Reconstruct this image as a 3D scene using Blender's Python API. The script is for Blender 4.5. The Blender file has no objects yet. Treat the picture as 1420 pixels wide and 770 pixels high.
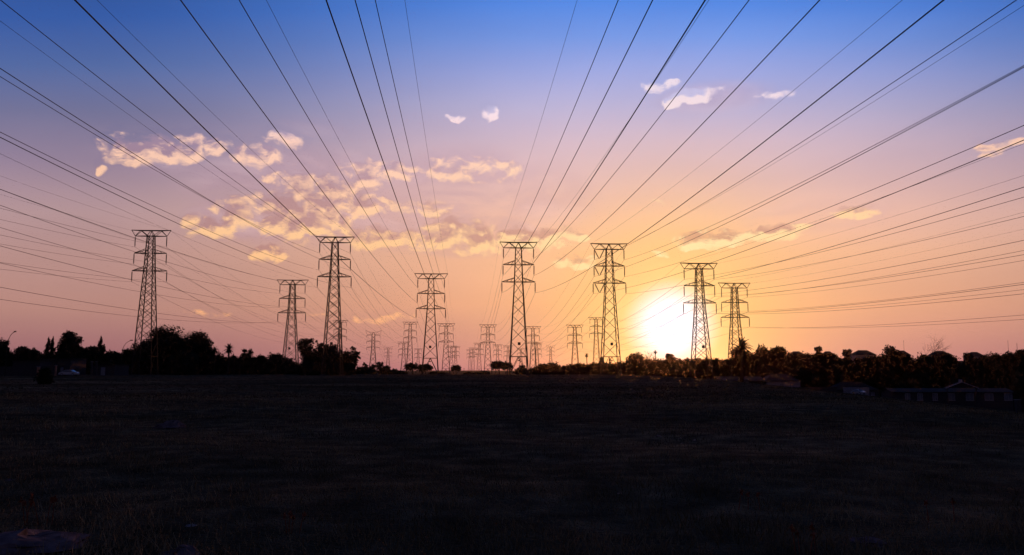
import bpy, math, random
import numpy as np
random.seed(7); RNG = np.random.default_rng(7)
C = bpy.context.scene.collection
R = math.radians
sc = bpy.context.scene

# ------------------------------------------------------------------ camera
F, CX, CY, HOR = 1150.0, 710.0, 385.0, 512.0          # measured in the 1420 x 770 photograph
PITCH = math.atan((HOR - CY) / F)
EYE = 1.6
cam = bpy.data.objects.new('camera', bpy.data.cameras.new('camera')); C.objects.link(cam)
cam.data.sensor_width = 36; cam.data.lens = F * 36 / 1420
cam.data.clip_start = 0.05; cam.data.clip_end = 20000
cam.location = (0, 0, EYE); cam.rotation_euler = (math.pi / 2 + PITCH, 0, 0)
sc.camera = cam
CP, SP = math.cos(PITCH), math.sin(PITCH)
def ray(px, py):
    a = (px - CX) / F; b = (CY - py) / F
    return a, CP - b * SP, SP + b * CP
def at(px, py, Y):
    a, b, c = ray(px, py); k = Y / b
    return a * k, Y, EYE + c * k
def xz(px, Y): return at(px, HOR, Y)[0]
def azel(px, py):
    a, b, c = ray(px, py)
    return math.atan2(a, b), math.atan2(c, math.hypot(a, b))

# ------------------------------------------------------------------ render settings
sc.view_settings.view_transform = 'Standard'; sc.view_settings.look = 'None'
sc.view_settings.exposure = 0.0; sc.view_settings.gamma = 1.0
sc.render.engine = 'CYCLES'
sc.cycles.use_denoising = True
sc.cycles.use_adaptive_sampling = True; sc.cycles.adaptive_threshold = 0.015; sc.cycles.adaptive_min_samples = 12
sc.cycles.max_bounces = 5; sc.cycles.volume_bounces = 0
sc.cycles.sample_clamp_indirect = 4

# ------------------------------------------------------------------ sun and sky
SUN_AZ, SUN_EL = azel(931, 452)
sun = bpy.data.objects.new('sun', bpy.data.lights.new('sun', 'SUN')); C.objects.link(sun)
sun.data.energy = 2.0; sun.data.angle = R(0.5); sun.data.color = (1.0, 0.34, 0.10)
sun.rotation_euler = (-(math.pi / 2 - SUN_EL), 0, -SUN_AZ)
sun.location = (60, 200, 60)

def lin(c):
    return tuple((v / 255 / 12.92) if v / 255 <= .04045 else ((v / 255 + .055) / 1.055) ** 2.4 for v in c)
class NT:
    def __init__(s, tree): s.t = tree; s.t.nodes.clear()
    def n(s, typ, **kw):
        nd = s.t.nodes.new(typ)
        for k, v in kw.items():
            if k[0] == 'i' and k[1:].isdigit():
                nd.inputs[int(k[1:])].default_value = v
            else: setattr(nd, k, v)
        return nd
    def l(s, a, b): s.t.links.new(a, b)
    def put(s, nd, idx, v):
        if isinstance(v, bpy.types.NodeSocket): s.l(v, nd.inputs[idx])
        else: nd.inputs[idx].default_value = v
    def m(s, op, a, b=None, c=None, clamp=False):
        nd = s.n('ShaderNodeMath', operation=op); nd.use_clamp = clamp
        for i, v in enumerate((a, b, c)):
            if v is not None: s.put(nd, i, v)
        return nd.outputs[0]
    def v(s, op, a, b=None, c=None, out=0):
        nd = s.n('ShaderNodeVectorMath', operation=op)
        for i, x in enumerate((a, b, c)):
            if x is not None: s.put(nd, i, x)
        return nd.outputs[out]
    def smooth(s, x, a, b, lo=0.0, hi=1.0):
        nd = s.n('ShaderNodeMapRange', interpolation_type='SMOOTHSTEP')
        s.put(nd, 0, x); nd.inputs[1].default_value = a; nd.inputs[2].default_value = b
        nd.inputs[3].default_value = lo; nd.inputs[4].default_value = hi
        return nd.outputs[0]
    def ramp(s, x, stops):
        nd = s.n('ShaderNodeValToRGB'); cr = nd.color_ramp
        while len(cr.elements) > 1: cr.elements.remove(cr.elements[-1])
        for i, (p, c) in enumerate(stops):
            e = cr.elements[0] if i == 0 else cr.elements.new(p)
            e.position = p; e.color = (*c[:3], 1)
        s.put(nd, 0, x); return nd.outputs[0]
    def mix(s, f, a, b, mode='MIX'):
        nd = s.n('ShaderNodeMix', data_type='RGBA', blend_type=mode)
        s.put(nd, 0, f)
        for i, v in ((6, a), (7, b)):
            if isinstance(v, bpy.types.NodeSocket): s.l(v, nd.inputs[i])
            else: nd.inputs[i].default_value = (*v[:3], 1)
        return nd.outputs[2]

world = bpy.data.worlds.new('World'); sc.world = world; world.use_nodes = True
world.cycles.sampling_method = 'MANUAL'; world.cycles.sample_map_resolution = 512
w = NT(world.node_tree)
tc = w.n('ShaderNodeTexCoord')
D = w.v('NORMALIZE', tc.outputs['Generated'])
sep = w.n('ShaderNodeSeparateXYZ'); w.l(D, sep.inputs[0])
az = w.m('ARCTAN2', sep.outputs[0], sep.outputs[1])
el = w.m('ARCSINE', sep.outputs[2])
eld = w.m('MULTIPLY', el, 180 / math.pi)
azd = w.m('MULTIPLY', az, 180 / math.pi)
elr = w.m('DIVIDE', w.m('MAXIMUM', eld, 0.0), 90.0)
E_ = lambda d: d / 90
daz = w.m('MINIMUM', w.m('ABSOLUTE', w.m('SUBTRACT', azd, 1.0)), 45.0)
elw = w.m('MULTIPLY', elr, w.m('MULTIPLY_ADD', w.m('MULTIPLY', daz, daz), .00017, 1.0))     # the warm band arches over the sunset
cen = w.ramp(elw, [(E_(0), lin((184, 122, 128))), (E_(1.1), lin((200, 139, 132))), (E_(4.5), lin((235, 168, 132))), (E_(8), lin((244, 184, 147))),
                   (E_(10.6), lin((240, 188, 168))), (E_(15.5), lin((210, 184, 200))), (E_(18), lin((182, 176, 213))), (E_(20.2), lin((153, 165, 223))), (E_(22.5), lin((112, 150, 228))),
                   (E_(24.6), lin((76, 134, 227))), (E_(30), lin((50, 108, 205))), (E_(45), lin((28, 72, 150))), (E_(90), lin((14, 36, 84)))])
sid = w.ramp(elw, [(E_(0), lin((140, 92, 104))), (E_(2), lin((160, 111, 114))), (E_(4.2), lin((178, 131, 123))), (E_(8), lin((184, 143, 138))),
                   (E_(11), lin((178, 146, 150))), (E_(14.5), lin((146, 128, 152))), (E_(18), lin((106, 109, 148))), (E_(21), lin((70, 98, 158))),
                   (E_(24.3), lin((34, 84, 163))), (E_(30), lin((26, 68, 140))), (E_(45), lin((20, 50, 112))), (E_(90), lin((14, 36, 84)))])
bak = w.ramp(elr, [(E_(0), lin((46, 40, 60))), (E_(8), lin((66, 50, 76))), (E_(20), lin((42, 48, 86))), (E_(90), lin((14, 36, 84)))])
da = w.m('ABSOLUTE', w.m('SUBTRACT', azd, math.degrees(SUN_AZ) - 1.0))
base = w.mix(w.smooth(da, 4, 38), cen, sid)
base = w.mix(w.smooth(da, 42, 120), base, bak)
# yellow aureole round the sun, and the burnt-out core of it
SD = (math.sin(SUN_AZ) * math.cos(SUN_EL), math.cos(SUN_AZ) * math.cos(SUN_EL), math.sin(SUN_EL))
ang = w.m('MULTIPLY', w.m('ARCCOSINE', w.m('MINIMUM', w.v('DOT_PRODUCT', D, SD, out=1), 0.999999)), 180 / math.pi)
g1 = w.m('MULTIPLY', w.m('EXPONENT', w.m('MULTIPLY', w.m('POWER', w.m('DIVIDE', ang, 7.4), 2.0), -1.0)), .9)
base = w.mix(g1, base, lin((255, 200, 110)))
g2 = w.m('EXPONENT', w.m('MULTIPLY', w.m('POWER', w.m('DIVIDE', ang, 3.3), 2.0), -1.0))
base = w.mix(w.m('MULTIPLY', g2, 0.8), base, lin((255, 228, 166)))
# clouds: hand-placed soft masks broken up by noise, in degrees of azimuth and elevation
CL = [(222,207,80,19,1.1),(195,212,50,20,1.0),(275,200,45,14,.9),(147,237,9,8,1.2),(336,213,12,12,.8),(362,218,26,15,.75),(400,195,32,11,.85),(395,240,45,15,.6),
      (410,300,95,32,1.1),(350,300,60,22,.9),(450,280,60,28,1.0),(275,307,26,13,.9),(300,318,50,14,.9),(374,351,28,12,.95),(440,258,50,18,.7),(520,330,50,18,.85),
      (530,236,52,15,.9),(505,250,40,16,.7),(592,288,46,12,.95),(500,286,45,14,.9),(640,322,62,18,1.05),(600,332,60,15,.9),(665,338,55,16,.8),(650,236,80,18,.65),
      (740,330,60,17,1.05),(790,328,26,8,.9),(797,363,34,10,1.0),(680,157,15,10,1.15),(636,164,12,6,.85),(918,120,24,9,.95),(950,138,34,10,1.2),(985,126,24,9,.6),
      (1072,133,32,6,.34),(985,333,46,14,1.25),(962,330,22,9,.9),(1068,325,46,11,.95),(1105,316,20,6,.7),(1185,296,36,10,.65),(1388,202,36,8,.95),(290,434,34,6,.3),
      (505,442,55,6,.42),(455,438,30,5,.35),(912,285,16,7,.6),(918,352,14,6,.7),(560,440,20,6,.5),(1370,214,30,7,.4)]
def cloud_density(off):
    cmb = w.n('ShaderNodeCombineXYZ')
    w.l(w.m('ADD', azd, off[0]), cmb.inputs[0]); w.l(w.m('ADD', eld, off[1]), cmb.inputs[1])
    p = cmb.outputs[0]
    nz = w.n('ShaderNodeTexNoise', noise_dimensions='2D'); nz.inputs['Scale'].default_value = .55; nz.inputs['Detail'].default_value = 3
    w.l(p, nz.inputs['Vector'])
    wob = w.v('SUBTRACT', nz.outputs['Color'], (.5, .5, .5))
    p2 = w.v('MULTIPLY_ADD', wob, (1.5, .9, 0), p)
    acc = None
    for (x, y, rx, ry, s) in CL:
        a, e = azel(x, y); a = math.degrees(a); e = math.degrees(e)
        a1, _ = azel(x + rx, y); _, e1 = azel(x, y - ry)
        ia, ie = 1 / (math.degrees(a1) - a) / 1.25, 1 / (math.degrees(e1) - e) / 1.3
        q = w.v('MULTIPLY_ADD', p2, (ia, ie, 0), (-a * ia, -e * ie, 0))
        t = w.m('MULTIPLY_ADD', w.v('DOT_PRODUCT', q, q, out=1), -s, s)
        acc = t if acc is None else w.m('SMOOTH_MAX', acc, t, 0.15)
    acc = w.m('MAXIMUM', acc, 0.0)
    f = w.n('ShaderNodeTexNoise', noise_dimensions='2D'); f.inputs['Scale'].default_value = 1.15; f.inputs['Detail'].default_value = 7
    f.inputs['Roughness'].default_value = .66; f.inputs['Distortion'].default_value = .05
    w.l(w.v('MULTIPLY', p2, (.75, 1.35, 1)), f.inputs['Vector'])
    vo = w.n('ShaderNodeTexVoronoi', voronoi_dimensions='2D', feature='F1'); vo.inputs['Scale'].default_value = .72
    vo.inputs['Detail'].default_value = 1.5; vo.inputs['Roughness'].default_value = .5
    w.l(w.v('MULTIPLY_ADD', w.v('SUBTRACT', f.outputs['Color'], (.5, .5, .5)), (.65, .45, 0), w.v('MULTIPLY', p2, (.8, 1.25, 1))), vo.inputs['Vector'])
    nn = w.m('ADD', w.m('MULTIPLY_ADD', f.outputs[0], 1.9, -.95), w.m('MULTIPLY_ADD', vo.outputs['Distance'], -1.3, .60))
    d = w.m('ADD', w.m('MULTIPLY_ADD', acc, 1.4, .03), nn)
    return w.m('MULTIPLY', d, w.smooth(acc, 0.0, .3)), acc
d0, nf = cloud_density((0, 0))
ax, ex = math.degrees(SUN_AZ), math.degrees(SUN_EL)
d1, _ = cloud_density((0.14, -0.42))
alpha = w.smooth(d0, -.12, .95)
lit = w.m('SUBTRACT', d0, d1)
L = w.m('MULTIPLY_ADD', lit, 1.25, .60)
L = w.m('SUBTRACT', L, w.smooth(d0, .55, 1.35, 0, .7), clamp=True)
litc = w.ramp(elr, [(E_(0), lin((236, 150, 120))), (E_(5), lin((255, 190, 132))), (E_(9), lin((253, 200, 148))), (E_(12), lin((252, 201, 168))), (E_(15), lin((255, 208, 188))), (E_(17.5), lin((248, 224, 236))), (E_(24), lin((190, 200, 240)))])
litc = w.mix(w.m('MULTIPLY', w.m('EXPONENT', w.m('MULTIPLY', w.m('POWER', w.m('DIVIDE', ang, 11.0), 2.0), -1.0)), .8), litc, lin((255, 238, 180)))
shc = w.mix(0.55, base, w.ramp(elr, [(E_(4), lin((172, 118, 112))), (E_(12), lin((166, 118, 124))), (E_(15), lin((184, 150, 170))), (E_(18), lin((214, 206, 236)))]))
cloudc = w.mix(L, shc, litc)
# thin mauve veils that trail round the cloud banks
VL = [(400,300,150,50,1.6),(650,325,120,38,1.4),(420,260,190,70,1.0),(640,250,130,60,1.0),(560,300,160,60,.9),(740,270,110,60,.7),(990,135,110,28,.7),(1130,300,160,30,.5),(230,225,130,30,.5),(430,175,80,20,.35),(560,170,90,30,.4)]
vacc = None
for (x, y, rx, ry, st) in VL:
    a, e = azel(x, y); a = math.degrees(a); e = math.degrees(e); a1, _ = azel(x + rx, y); _, e1 = azel(x, y - ry)
    ia, ie = 1 / (math.degrees(a1) - a), 1 / (math.degrees(e1) - e)
    cmb = w.n('ShaderNodeCombineXYZ'); w.l(azd, cmb.inputs[0]); w.l(eld, cmb.inputs[1])
    q = w.v('MULTIPLY_ADD', cmb.outputs[0], (ia, ie, 0), (-a * ia, -e * ie, 0))
    t_ = w.m('MAXIMUM', w.m('MULTIPLY_ADD', w.v('DOT_PRODUCT', q, q, out=1), -st, st), 0)
    vacc = t_ if vacc is None else w.m('MAXIMUM', vacc, t_)
vn2 = w.n('ShaderNodeTexNoise'); vn2.inputs['Scale'].default_value = 9; vn2.inputs['Detail'].default_value = 6; vn2.inputs['Roughness'].default_value = .55; vn2.inputs['Distortion'].default_value = .6
w.l(w.v('MULTIPLY', D, (1, 1, 2.6)), vn2.inputs['Vector'])
va = w.m('MULTIPLY', w.smooth(vacc, 0, .9), w.smooth(vn2.outputs[0], .32, .60))
veilc = w.mix(w.smooth(vn2.outputs[0], .45, .75), w.mix(.6, base, lin((176, 140, 160))), w.mix(.5, base, lin((236, 200, 206))))
skyc0 = w.mix(w.m('MULTIPLY', va, .75), base, veilc)
skyc = w.mix(w.m('MULTIPLY', alpha, .95), skyc0, cloudc)
# faint veil structure in the clear sky
vn = w.n('ShaderNodeTexNoise'); vn.inputs['Scale'].default_value = 3.5; vn.inputs['Detail'].default_value = 4
w.l(w.v('MULTIPLY', D, (1, 1, 3.5)), vn.inputs['Vector'])
skyc = w.mix(1.0, skyc, w.ramp(vn.outputs[0], [(.25, (.93, .93, .95)), (.75, (1.06, 1.05, 1.04))]), 'MULTIPLY')
core = w.smooth(ang, 3.5, .8)
skyc = w.mix(core, skyc, (1.02, 1.05, 1.22))
ng = w.n('ShaderNodeTexSky', sky_type='NISHITA'); ng.sun_disc = False
ng.sun_elevation = SUN_EL; ng.sun_rotation = SUN_AZ; ng.dust_density = 2.0
b1 = w.n('ShaderNodeBackground'); b1.inputs[1].default_value = 1.0; w.l(skyc, b1.inputs[0])
b2 = w.n('ShaderNodeBackground'); b2.inputs[1].default_value = 0.0; w.l(ng.outputs[0], b2.inputs[0])
ad = w.n('ShaderNodeAddShader'); w.l(b1.outputs[0], ad.inputs[0]); w.l(b2.outputs[0], ad.inputs[1])
wo = w.n('ShaderNodeOutputWorld'); w.l(ad.outputs[0], wo.inputs[0])
NISHITA = 0.004; b2.inputs[1].default_value = NISHITA

# ------------------------------------------------------------------ materials
def mat(name, col, rough=.8, metal=0.0, var=.35, scale=3.0, bump=0.0, spec=.04, col2=None):
    m = bpy.data.materials.new(name); m.use_nodes = True
    t = NT(m.node_tree)
    bs = t.n('ShaderNodeBsdfPrincipled'); out = t.n('ShaderNodeOutputMaterial'); t.l(bs.outputs[0], out.inputs[0])
    co = t.n('ShaderNodeTexCoord'); nz = t.n('ShaderNodeTexNoise'); nz.inputs['Scale'].default_value = scale; nz.inputs['Detail'].default_value = 5
    t.l(co.outputs['Object'], nz.inputs['Vector'])
    c2 = col2 or tuple(c * (1 + var) for c in col)
    c1 = tuple(c * (1 - var) for c in col)
    t.l(t.ramp(nz.outputs[0], [(.3, c1), (.7, c2)]), bs.inputs['Base Color'])
    bs.inputs['Roughness'].default_value = rough; bs.inputs['Metallic'].default_value = metal
    bs.inputs['Specular IOR Level'].default_value = spec
    if bump:
        bp = t.n('ShaderNodeBump'); bp.inputs['Strength'].default_value = bump; t.l(nz.outputs[0], bp.inputs['Height']); t.l(bp.outputs[0], bs.inputs['Normal'])
    return m
M = dict(
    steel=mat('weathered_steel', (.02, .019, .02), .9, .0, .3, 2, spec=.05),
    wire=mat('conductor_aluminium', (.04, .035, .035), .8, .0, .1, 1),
    glass=mat('insulator_glass', (.03, .022, .02), .5, 0, .2, 4),
    leaf=mat('dark_foliage', (.014, .017, .012), 1, 0, .5, .6, spec=0.0),
    leaf2=mat('olive_foliage', (.018, .018, .013), 1, 0, .5, .6, spec=0.0),
    bark=mat('bark', (.025, .02, .017), 1, 0, .4, 3, .4, spec=0.0),
    rock=mat('rock', (.075, .062, .07), 1, 0, .5, 9, .6, spec=.0),
    wall=mat('grey_plaster', (.04, .038, .045), .9, 0, .2, 2, .1),
    pale=mat('pale_plaster', (.17, .18, .21), .9, 0, .15, 2, .1),
    orange=mat('orange_lit_plaster', (.30, .15, .10), .9, 0, .15, 2, .1),  # orange evening light on the gate pillar, put into the plaster colour
    roof=mat('dark_roof_tiles', (.016, .014, .017), .9, 0, .3, 5, .2, spec=.1),
    trim=mat('white_trim', (.22, .22, .26), .7, 0, .1, 2),
    pane=mat('window_pane', (.10, .12, .15), .15, 0, .2, 1, spec=.6),
    carpaint=mat('silver_car_paint', (.3, .33, .38), .3, .3, .05, 1, spec=.5),
    carglass=mat('car_glass', (.02, .02, .025), .1, 0, .1, 1, spec=.6),
    rubber=mat('tyre_rubber', (.02, .02, .02), .9, 0, .1, 1),
    litter=mat('pale_plastic', (.12, .13, .15), .6, 0, .2, 6),
    straw=mat('dry_red_stem', (.16, .06, .035), .8, 0, .3, 6),
    stone=mat('pale_stone', (.2, .15, .13), .8, 0, .3, 9, .4),
)
def ground_mat():
    m = bpy.data.materials.new('dark_veld'); m.use_nodes = True; t = NT(m.node_tree)  # low base colour carries the deep dusk contrast of the field
    bs = t.n('ShaderNodeBsdfPrincipled'); out = t.n('ShaderNodeOutputMaterial'); t.l(bs.outputs[0], out.inputs[0])
    co = t.n('ShaderNodeTexCoord').outputs['Object']
    def nz(s, d=5, v=co):
        n = t.n('ShaderNodeTexNoise'); n.inputs['Scale'].default_value = s; n.inputs['Detail'].default_value = d; t.l(v, n.inputs['Vector']); return n.outputs[0]
    st = t.v('MULTIPLY', co, (.35, 1, 1))
    a = t.ramp(nz(.08, 5, st), [(.3, (.022, .022, .015)), (.5, (.052, .051, .035)), (.7, (.10, .092, .062))])
    b = t.ramp(nz(1.3, 6), [(.3, (.45, .45, .5)), (.52, (1, 1, 1)), (.75, (2.2, 2.0, 1.9))])
    c = t.mix(1, a, b, 'MULTIPLY')
    red = t.ramp(nz(.05, 4), [(.5, (0, 0, 0)), (.75, (.03, .008, .005))])
    c = t.mix(1, c, red, 'ADD')
    t.l(c, bs.inputs['Base Color']); bs.inputs['Roughness'].default_value = 1; bs.inputs['Specular IOR Level'].default_value = 0.0
    bp = t.n('ShaderNodeBump'); bp.inputs['Strength'].default_value = .9; bp.inputs['Distance'].default_value = .15
    t.l(t.m('ADD', nz(3.0, 7), nz(14.0, 4)), bp.inputs['Height']); t.l(bp.outputs[0], bs.inputs['Normal'])
    return m
M['ground'] = ground_mat()
M['fargrass'] = mat('shaded_far_grass', (.035, .033, .022), 1, 0, .5, .2, spec=0.0, col2=(.08, .068, .042))  # shade over the distant field put into a darker grass colour
M['grass'] = mat('near_grass', (.08, .082, .052), 1, 0, .6, .35, spec=0.0, col2=(.21, .185, .11))  # brownish green grass tone varied by noise

# ------------------------------------------------------------------ object helpers
def tag(o, label=None, cat=None, group=None, kind=None):
    if label: o['label'] = label
    if cat: o['category'] = cat
    if group: o['group'] = group
    if kind: o['kind'] = kind
    return o
def empty(name, loc, rz=0.0):
    o = bpy.data.objects.new(name, None); C.objects.link(o); o.location = loc; o.rotation_euler = (0, 0, rz)
    o.empty_display_size = .5; return o
class MB:
    def __init__(s): s.v = []; s.f = []
    def add(s, vs, fs):
        k = len(s.v); s.v += [tuple(map(float, v)) for v in vs]; s.f += [tuple(i + k for i in f) for f in fs]; return s
    def box(s, x0, x1, y0, y1, z0, z1):
        return s.add([(x0,y0,z0),(x1,y0,z0),(x1,y1,z0),(x0,y1,z0),(x0,y0,z1),(x1,y0,z1),(x1,y1,z1),(x0,y1,z1)],
                     [(3,2,1,0),(4,5,6,7),(0,1,5,4),(1,2,6,5),(2,3,7,6),(3,0,4,7)])
    def tube(s, pts, rad, n=4):
        pts = [np.array(p, float) for p in pts]
        if not hasattr(rad, '__len__'): rad = [rad] * len(pts)
        vs = []; 
        for i, p in enumerate(pts):
            d = pts[min(i + 1, len(pts) - 1)] - pts[max(i - 1, 0)]; d = d / (np.linalg.norm(d) + 1e-9)
            u = np.cross(d, (0, 0, 1.0)) if abs(d[2]) < .95 else np.cross(d, (0, 1.0, 0)); u /= np.linalg.norm(u); q = np.cross(d, u)
            for k in range(n):
                a = 2 * math.pi * (k + .5) / n
                vs.append(p + rad[i] * (math.cos(a) * u + math.sin(a) * q))
        fs = [(i*n+k, i*n+(k+1) % n, (i+1)*n+(k+1) % n, (i+1)*n+k) for i in range(len(pts) - 1) for k in range(n)]
        fs += [tuple(reversed(range(n))), tuple((len(pts)-1)*n + k for k in range(n))]
        return s.add(vs, fs)
    def lathe(s, prof, n=8, c=(0, 0)):
        vs = [(c[0] + r * math.cos(2*math.pi*k/n), c[1] + r * math.sin(2*math.pi*k/n), z) for r, z in prof for k in range(n)]
        fs = [(i*n+k, i*n+(k+1) % n, (i+1)*n+(k+1) % n, (i+1)*n+k) for i in range(len(prof)-1) for k in range(n)]
        return s.add(vs, fs)
    def mesh(s, name):
        me = bpy.data.meshes.new(name); me.from_pydata(s.v, [], s.f); me.update(); return me
    def build(s, name, m, parent=None, smooth=False, loc=None):
        me = s.mesh(name); me.materials.append(m)
        if smooth:
            me.polygons.foreach_set('use_smooth', [True] * len(me.polygons))
        return link(name, me, parent, loc)
def link(name, me, parent=None, loc=None):
    o = bpy.data.objects.new(name, me); C.objects.link(o)
    if parent: o.parent = parent
    if loc is not None: o.location = loc
    return o
def quads_mesh(name, V, m):      # V: (n,4,3)
    n = len(V); me = bpy.data.meshes.new(name)
    me.vertices.add(n * 4); me.vertices.foreach_set('co', V.reshape(-1).astype(np.float32))
    me.loops.add(n * 4); me.loops.foreach_set('vertex_index', np.arange(n * 4, dtype=np.int32))
    me.polygons.add(n); me.polygons.foreach_set('loop_start', np.arange(0, n * 4, 4, dtype=np.int32))
    me.update(calc_edges=True); me.materials.append(m); return me

# ------------------------------------------------------------------ terrain
def S(a, b, x): t = np.clip((x - a) / (b - a), 0, 1); return t * t * (3 - 2 * t)
def splus(x, w): return w * np.logaddexp(0, x / w)
def terrain(X, Y):
    X = np.asarray(X, float); Y = np.asarray(Y, float)
    Yc = np.clip(Y, 0, 230); r = np.clip(X / np.maximum(Yc, 25), -.3, .85)
    k = .007 + .108 * splus(r - .2, .03)
    drop = splus(k * Yc * (1 + .15 * (1 - Yc / 230)) - 1.62, .12)
    z = -drop * (1 - S(250, 430, Y))
    hx = S(40, 150, X)
    z = z + S(260, 450, Y) * (hx * 6.0 - 3.2 * (1 - hx)) - S(800, 1600, Y) * hx * 9
    near = 1 - S(120, 230, Y)
    z = z + near * .05 * (np.sin(X * .7 + 1.3 * np.sin(Y * .31)) * np.sin(Y * .53 + X * .11)) * S(3, 12, Y) + near * .09 * np.sin(Y * .19 + .03 * X + 1.1) * S(14, 40, Y)
    return z
def tz(X, Y): return float(terrain(X, Y))
ys = np.unique(np.concatenate([np.linspace(-400, 0, 12), np.linspace(0, 60, 150), np.linspace(60, 260, 120), np.linspace(260, 1000, 50), np.linspace(1000, 3000, 12)]))
xp = np.concatenate([np.linspace(0, 40, 60), np.linspace(40, 300, 60)[1:], np.linspace(300, 3000, 20)[1:]])
xs = np.concatenate([-xp[:0:-1], xp])
XX, YY = np.meshgrid(xs, ys); ZZ = terrain(XX, YY)
nx, ny = len(xs), len(ys)
idx = np.arange(nx * ny).reshape(ny, nx)
q = np.stack([idx[:-1, :-1], idx[:-1, 1:], idx[1:, 1:], idx[1:, :-1]], -1).reshape(-1, 4)
me = bpy.data.meshes.new('ground'); me.from_pydata(np.stack([XX, YY, ZZ], -1).reshape(-1, 3).tolist(), [], q.tolist())
me.polygons.foreach_set('use_smooth', [True] * len(me.polygons)); me.materials.append(M['ground'])
tag(link('ground', me), kind='structure')

# ------------------------------------------------------------------ pylons
HX = dict(e=5.1, t=4.1, m=4.2, b=4.5)        # half widths at beam, top, middle, bottom arms
DZ = dict(e=0.0, t=-1.5, m=-6.1, b=-10.8)    # heights below the beam
INS = 2.9
def hw(z, H, hb):                             # half width of the body at height z
    z3 = H - 10.8
    if z >= z3: return 1.12 + (.78 - 1.12) * (z - z3) / 9.3
    return hb + (1.12 - hb) * z / z3
MESH = {}
def insul_mesh(short=False):
    key = 'ins' + str(short)
    if key not in MESH:
        L_ = 1.5 if short else INS; prof = [(.03, 0), (.03, -.25)]
        z = -.25
        while z > -L_ + .35:
            prof += [(.16, z - .04), (.16, z - .12), (.06, z - .16)]; z -= .24
        prof += [(.04, -L_ + .1), (.12, -L_ + .08), (.12, -L_), (.02, -L_)]
        me = MB().lathe(prof, 6).mesh('insulator'); me.materials.append(M['glass']); MESH[key] = me
    return MESH[key]
def bar_part(name, a, b, r, t, n=4):
    return MB().tube([a, b], r, n).build(name, M['steel'], t)
def make_pylon(label, x, Y, ztop, zbase, yaw, H=None, full=True, xbrace=False, extra_v=False, thick=1.0, group='steel pylons', tmpl=None):
    H = ztop - zbase
    t = empty('pylon', (x, Y, zbase), yaw); tag(t, label, 'pylon', group)
    hb = 2.5; z3 = H - 10.8; lr = .135 * thick; br = .078 * thick
    zc = H - 1.5
    for sx, sy in ((-1,-1),(1,-1),(1,1),(-1,1)):
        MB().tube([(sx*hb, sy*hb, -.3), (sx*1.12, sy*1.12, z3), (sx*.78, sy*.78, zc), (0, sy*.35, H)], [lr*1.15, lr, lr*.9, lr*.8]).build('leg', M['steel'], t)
    # panel levels
    ring = max(5.0, z3 * .17)
    lv = [ring]
    while lv[-1] < z3 - 1.4:
        lv.append(min(z3, lv[-1] + 2.0 * hw(lv[-1], H, hb) * (.80 if xbrace else .92)))
    if z3 - lv[-2] < 1.6 and len(lv) > 3: lv.pop(-2)
    lv[-1] = z3
    lv += [z3 + 2.35, z3 + 4.7, z3 + 7.0, zc]
    corners = [(-1,-1),(1,-1),(1,1),(-1,1)]
    bars = []
    for i in range(len(lv) - 1):
        a, b = lv[i], lv[i+1]; wa, wb = hw(a, H, hb), hw(b, H, hb)
        for c in range(4):
            p, q_ = corners[c], corners[(c+1) % 4]
            bars.append(((p[0]*wa, p[1]*wa, a), (q_[0]*wb, q_[1]*wb, b)))
            if xbrace: bars.append(((q_[0]*wa, q_[1]*wa, a), (p[0]*wb, p[1]*wb, b)))
    wr = hw(ring, H, hb)
    for c in range(4):                       # base panels: an inverted V down to the feet, and the horizontals
        p, q_ = corners[c], corners[(c+1) % 4]; mid = ((p[0]+q_[0])/2*wr, (p[1]+q_[1])/2*wr, ring)
        for k in (p, q_): bars.append(((k[0]*hb, k[1]*hb, 0.0), mid))
        for zz in (ring, z3, z3 + 4.7, zc):
            ww = hw(zz, H, hb); bars.append(((p[0]*ww, p[1]*ww, zz), (q_[0]*ww, q_[1]*ww, zz)))
    if full:
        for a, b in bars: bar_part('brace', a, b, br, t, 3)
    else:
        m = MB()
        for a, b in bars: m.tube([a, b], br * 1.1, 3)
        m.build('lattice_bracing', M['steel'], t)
    # crossarms
    for lvl in ('m', 'b'):
        z = H + DZ[lvl]; hx = HX[lvl]; wz, wt = hw(z, H, hb), hw(z + 1.1, H, hb)
        for s in (-1, 1):
            m = MB()
            for sy in (-1, 1):
                m.tube([(s*wz, sy*wz, z), (s*hx, sy*.06, z)], br*1.35)
                m.tube([(s*wt, sy*wt, z+1.1), (s*hx, sy*.06, z+.05)], br*1.15)
                for f in (.33, .66):
                    m.tube([(s*(wz+(hx-wz)*f), sy*wz*(1-f), z), (s*(wt+(hx-wt)*(f-.2)), sy*wt*(1-f+.2), z+1.1*(1-f+.2))], br*.6, 3)
            for f0, f1 in ((0, .33), (.33, .66)):
                m.tube([(s*(wz+(hx-wz)*f0), wz*(1-f0), z), (s*(wz+(hx-wz)*f1), -wz*(1-f1), z)], br*.6, 3)
            m.build('crossarm', M['steel'], t)
    # top beam
    m = MB()
    for sy in (-1, 1):
        m.tube([(-5.1, sy*.08, H+.1), (-2.6, sy*.5, H), (2.6, sy*.5, H), (5.1, sy*.08, H+.1)], br*1.5)
    m.tube([(-5.1, -.12, H+.1), (-5.1, .12, H+.1)], br); m.tube([(5.1, -.12, H+.1), (5.1, .12, H+.1)], br)
    m.build('top_beam', M['steel'], t)
    m = MB()
    for sy in (-1, 1):
        m.tube([(-4.1, sy*.06, zc), (-.78, sy*.7, zc), (.78, sy*.7, zc), (4.1, sy*.06, zc)], br*1.3)
    m.build('lower_beam', M['steel'], t)
    lac = [((s*5.1, 0, H+.1), (s*4.1, 0, zc)) for s in (-1, 1)]
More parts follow.
